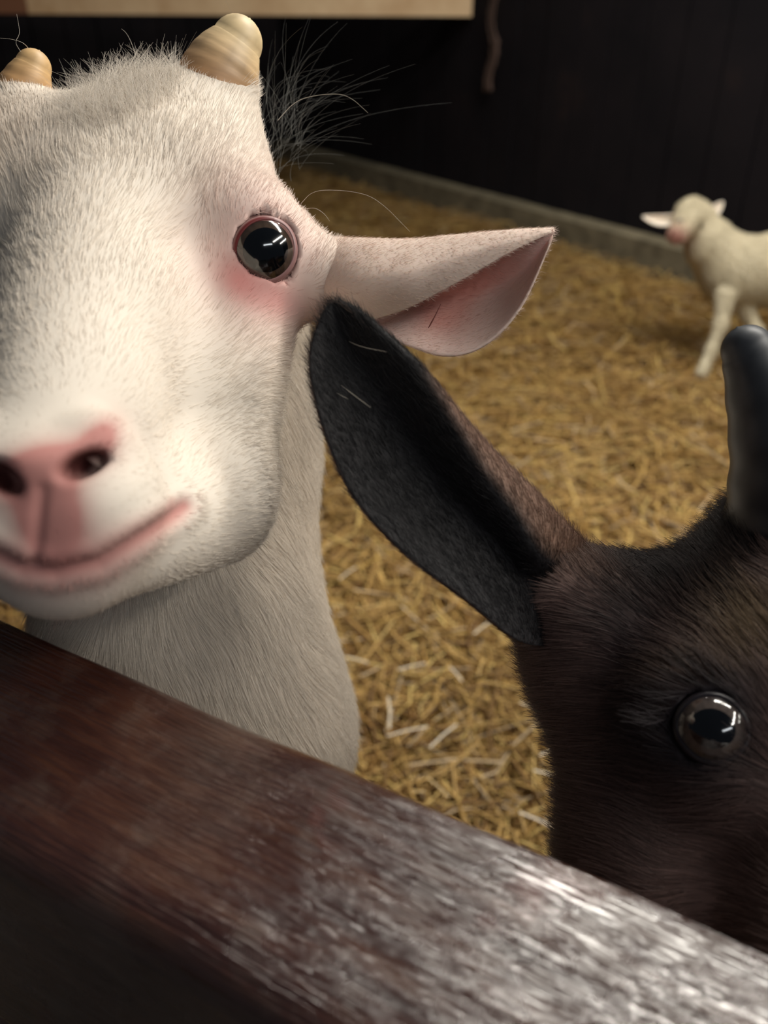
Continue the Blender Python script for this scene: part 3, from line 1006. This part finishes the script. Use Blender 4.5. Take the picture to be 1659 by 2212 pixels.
cd.chain([P(1500, 1750, .40), P(1620, 1900, .46), (.30, .36, .52), (.42, .52, .50), (.58, .74, .48), (.68, .90, .50)], [.055, .075, .11, .12, .125, .09], .03)
cd.chain([P(1700, 1500, .40), P(1800, 1750, .46), (.32, .40, .54)], [.05, .06, .09], .03)
dgd = np.array([.62, .72, 0]); dgd /= np.linalg.norm(dgd); dgs = np.array([dgd[1], -dgd[0], 0])
legs(cd, (.36, .46, 0), (.62, .80, 0), dgd, dgs, 1.1)
deR = .0126
deC, deLook = seat_eye(cd, 1538, 1574, deR, .0082, .6)
deL = deC.copy(); deL[0] = 2 * P(1800, 1570, .27)[0] - deC[0]
deLLook = deLook * [-1.5, 1, 1]; deLLook /= np.linalg.norm(deLLook)
cd.ell(deC, (deR * .985,) * 3, None, .002, True)
cd.ell(deL, (deR * .985,) * 3, None, .002, True)


def d_head(co):
    px, py, d = proj(co)
    return (d > .1) & (d < .42) & (px > 1050) & (px < 1900) & (py > 950) & (py < 2150)


def d_paint(co, nr):
    px, py, d = proj(co)
    px = np.where(px > 1800, 3600 - px, px)
    c = np.tile(srgb(96, 75, 70), (len(co), 1)); near = (d < .4).astype(float)
    c *= (1 + .12 * noise3(co * 45))[:, None]
    c = blend(c, srgb(48, 36, 36), np.clip(1.3 * g2(px, py, 1370, 1420, 45, 240, -4), 0, .9) * near)
    c = blend(c, srgb(32, 28, 29), np.clip(1.5 * g2(px, py, 1520, 1180, 130, 90, -25), 0, .9) * near)
    c = blend(c, srgb(118, 96, 80), np.clip(1.1 * g2(px, py, 1550, 1450, 80, 20, -4), 0, 1) * near)
    c = blend(c, srgb(104, 86, 62), np.clip(1.1 * g2(px, py, 1640, 1370, 60, 60), 0, .9) * near)
    c = blend(c, srgb(112, 88, 76), np.clip(g2(px, py, 1240, 1190, 80, 40, 30), 0, .8) * near)
    c = blend(c, srgb(40, 34, 38), np.clip(1.8 * g2(px, py, 1535, 1575, 82, 82), 0, 1) * near)
    return np.clip(c, .004, .9)


body_d = sculpt('body', cd, (.02, .02, -.01), (.90, 1.12, .96), .0045, m_skin, dg, d_head, 2, None, d_paint)
for c_, l_ in ((deC, deLook), (deL, deLLook)):
    eyeball(dg, c_, deR, l_ * .6 + (CAM - c_) / .28 * .4, UP, srgb(66, 58, 54), srgb(3, 4, 6), srgb(60, 52, 54), .66, .58, 50)
    lid_ring(dg, c_, deR, l_, UP, 58, 55, .0010, srgb(30, 26, 32), rot=0)
horn(dg, [P(1700, 1210, .325), P(1705, 1100, .318), P(1690, 980, .312), P(1655, 850, .308), P(1615, 757, .306)],
     [.028, .0235, .0188, .0145, .0092], m_dhorn, srgb(24, 22, 23), srgb(58, 61, 66), ring=.0005)
horn(dg, [P(1915, 1210, .325), P(1910, 1100, .318), P(1925, 980, .312), P(1960, 850, .308), P(2000, 757, .306)],
     [.028, .0235, .0188, .0145, .0092], m_dhorn, srgb(24, 22, 23), srgb(58, 61, 66), ring=.0005)
# ear: rows base -> tip; columns: lower edge, inner, hollow, dark upper rim, brown back, far back
de = [
    [(1215, 1392, .330), (1225, 1340, .332), (1230, 1290, .334), (1250, 1245, .332), (1290, 1200, .338), (1310, 1270, .345)],
    [(1125, 1388, .296), (1140, 1320, .307), (1155, 1260, .309), (1170, 1200, .302), (1210, 1125, .314), (1235, 1210, .330)],
    [(1010, 1300, .286), (1045, 1230, .299), (1075, 1170, .302), (1110, 1115, .295), (1150, 1062, .307), (1160, 1130, .322)],
    [(875, 1198, .284), (935, 1130, .296), (985, 1075, .299), (1038, 1020, .291), (1063, 978, .300), (1060, 1030, .314)],
    [(762, 1072, .284), (830, 1010, .295), (895, 960, .298), (968, 905, .289), (985, 893, .295), (970, 930, .306)],
    [(697, 925, .286), (760, 880, .294), (825, 845, .296), (893, 800, .289), (900, 792, .292), (890, 815, .299)],
    [(668, 785, .290), (712, 765, .295), (755, 745, .296), (802, 710, .291), (806, 705, .292), (800, 720, .295)],
    [(690, 690, .294), (705, 682, .295), (725, 675, .296), (748, 664, .295), (750, 662, .295), (748, 668, .296)],
    [(714, 656, .296), (716, 655, .296), (719, 655, .2965), (722, 656, .2965), (724, 656, .297), (723, 658, .297)]]
G = grid_surface([[P(*q) for q in r_] for r_ in de], 70, 50)
tt = np.linspace(0, 1, 50)[None, :] * np.ones((70, 1)); ss = np.linspace(0, 1, 70)[:, None] * np.ones((1, 50))
bk = np.clip((tt - .60) / .07, 0, 1)[..., None] * np.clip((.62 - ss) / .12, 0, 1)[..., None]
blk = np.tile(srgb(20, 18, 21), (70, 50, 1)); brn = np.tile(srgb(120, 94, 80), (70, 50, 1))
cdk = blk * (1 - bk) + brn * bk
ear_d = thick_sheet('ear', G, .0026, m_ear, dg, (blk * .3 + brn * .5, cdk))
dm = P(1810, 1425, .322)
Gm = np.array([[P(*q) for q in r_] for r_ in de]); Gm = Gm - 2 * ((Gm - dm) @ RIGHT)[..., None] * RIGHT
Gm = grid_surface(Gm, 40, 30)
thick_sheet('ear', Gm, .0026, m_ear, dg, (np.tile(srgb(40, 36, 40), (40, 30, 1)), np.tile(srgb(120, 92, 78), (40, 30, 1))))


def d_keep(c, nr):
    px, py, d = proj(c)
    view = (c - CAM); view /= np.linalg.norm(view, axis=1)[:, None]
    k = ((px > 1050) & (px < 2500) & (py > 950) & (py < 2500) & (d < .5) & ((nr * view).sum(1) < .35)).astype(float)
    return k * (np.linalg.norm(c - deC - deLook * .008, axis=1) > .0125)


pt_, nn_, cl_ = scatter(body_d, 210000, d_keep)
flow = pt_ - P(1850, 2150, .23); flow /= np.linalg.norm(flow, axis=1)[:, None]
flow = flow + .35 * np.stack([noise3(pt_ * 60), noise3(pt_ * 55 + 3), noise3(pt_ * 50 + 7)], 1) + np.array([-.3, 0, -.5])
fur('coat', pt_, nn_, cl_, flow, .010, .00011, .2, m_dfur, dg, var=.3)
pt_, nn_, cl_ = scatter(ear_d, 40000, None)
flow = np.tile(P(720, 660, .296) - P(1200, 1350, .30), (len(pt_), 1)) * 8 + .2 * rng.normal(size=(len(pt_), 3))
fur('ear_down', pt_, nn_, cl_, flow, .004, .00008, .25, m_dfur, dg, var=.3)

# ---------------------------------------------------------------- the white kid far back
fa = on_z(1512, 815, .03)                                    # its front hoof
kd = proj(fa)[2]
K = lambda px, py, dd=0: P(px, py, kd + dd)
u = kd / FPX
kid = empty('goat', (fa[0] + .2, fa[1], 0))
tag(kid, 'small white kid goat standing on the straw far behind, near the dark wall', 'goat')
ck = Clay()
ck.cone(K(1493, 462, .0), K(1500, 470, 0), 33 * u, 33 * u, .02)
ck.cone(K(1488, 470, -.03), K(1462, 506, -.09), 27 * u, 17 * u, .02)
ck.chain([K(1510, 480, .02), K(1535, 530, .03), K(1585, 585, .05)], [34 * u, 48 * u, 70 * u], .03)
ck.chain([K(1585, 585, .05), K(1680, 585, .08), K(1800, 590, .14)], [72 * u, 76 * u, 72 * u], .03)
zt = K(1585, 585, .05)
b1 = K(1566, 640, 0)
ck.chain([b1, K(1556, 700, 0), K(1536, 755, 0), fa + [0, 0, .015]], [20 * u, 11 * u, 8 * u, 10 * u], .02)
fb = on_z(1640, 790, .03)
ck.chain([K(1600, 655, .08), P(1635, 715, kd + .08), fb + [0, 0, .015]], [22 * u, 10 * u, 10 * u], .02)
for (hx, hy) in ((1790, 830), (1830, 810)):
    fh = on_z(hx, hy, .03); dd = proj(fh)[2]
    ck.chain([K(1800, 620, .14), P(hx - 25, 700, dd), P(hx + 20, 750, dd), fh + [0, 0, .015]], [50 * u, 26 * u, 12 * u, 12 * u], .02)
ck.cone(K(1850, 560, .16), K(1890, 530, .18), 14 * u, 7 * u, .02)
al = np.array([K(1350, 400, -.2), K(1950, 900, .5), fb, fa]); lo = al.min(0) - .25; hi = al.max(0) + .25
lo[2] = -.02


def k_paint(co, nr):
    px, py, d = proj(co)
    c = np.tile(srgb(212, 202, 176), (len(co), 1)) * (1 + .05 * noise3(co * 18))[:, None]
    c = blend(c, srgb(176, 128, 116), np.clip(1.2 * g2(px, py, 1452, 512, 24, 18), 0, 1))
    return np.clip(c, .01, .9)


body_k = sculpt('body', ck, lo, hi, .009, m_skin, kid, lambda co: np.ones(len(co), bool), 1, None, k_paint)


def kid_ear(p0, p1, p2, wide, off):
    rows = []
    for t_, w_ in ((0, .45), (.25, .9), (.5, 1), (.75, .8), (.92, .4), (1, .08)):
        q = np.array(p0) * (1 - t_) ** 2 + 2 * np.array(p1) * t_ * (1 - t_) + np.array(p2) * t_ * t_
        v = (np.array(p2) - np.array(p0))[:2]; v = np.array([-v[1], v[0]]) / np.linalg.norm(v) * wide * w_
        rows.append([K(q[0] - v[0], q[1] - v[1], off), K(q[0], q[1], off + .018 * w_), K(q[0] + v[0], q[1] + v[1], off)])
    G = grid_surface(rows, 20, 10)
    c = np.tile(srgb(232, 220, 205), (20, 10, 1))
    thick_sheet('ear', G, .006, m_ear, kid, (c, c))


kid_ear((1478, 466), (1435, 486), (1388, 468), 12, -.01)
kid_ear((1520, 472), (1540, 462), (1562, 436), 12, .05)
for (ex, ey, eo) in ((1470, 478, -.068), (1512, 486, -.045)):
    ec = ck.surf(ex, ey, kd - .3, kd + .3)
    eyeball(kid, ec + FWD * .004, .009, -FWD, UP, srgb(40, 30, 28), srgb(8, 8, 10), srgb(50, 40, 38), .8, .7, 50)
pt_, nn_, cl_ = scatter(body_k, 60000, None)
flow = np.tile([.6, 0, -.8], (len(pt_), 1)) + .3 * rng.normal(size=(len(pt_), 3))
fur('coat', pt_, nn_, cl_, flow, .013, .0006, .25, m_fur, kid, k=3)
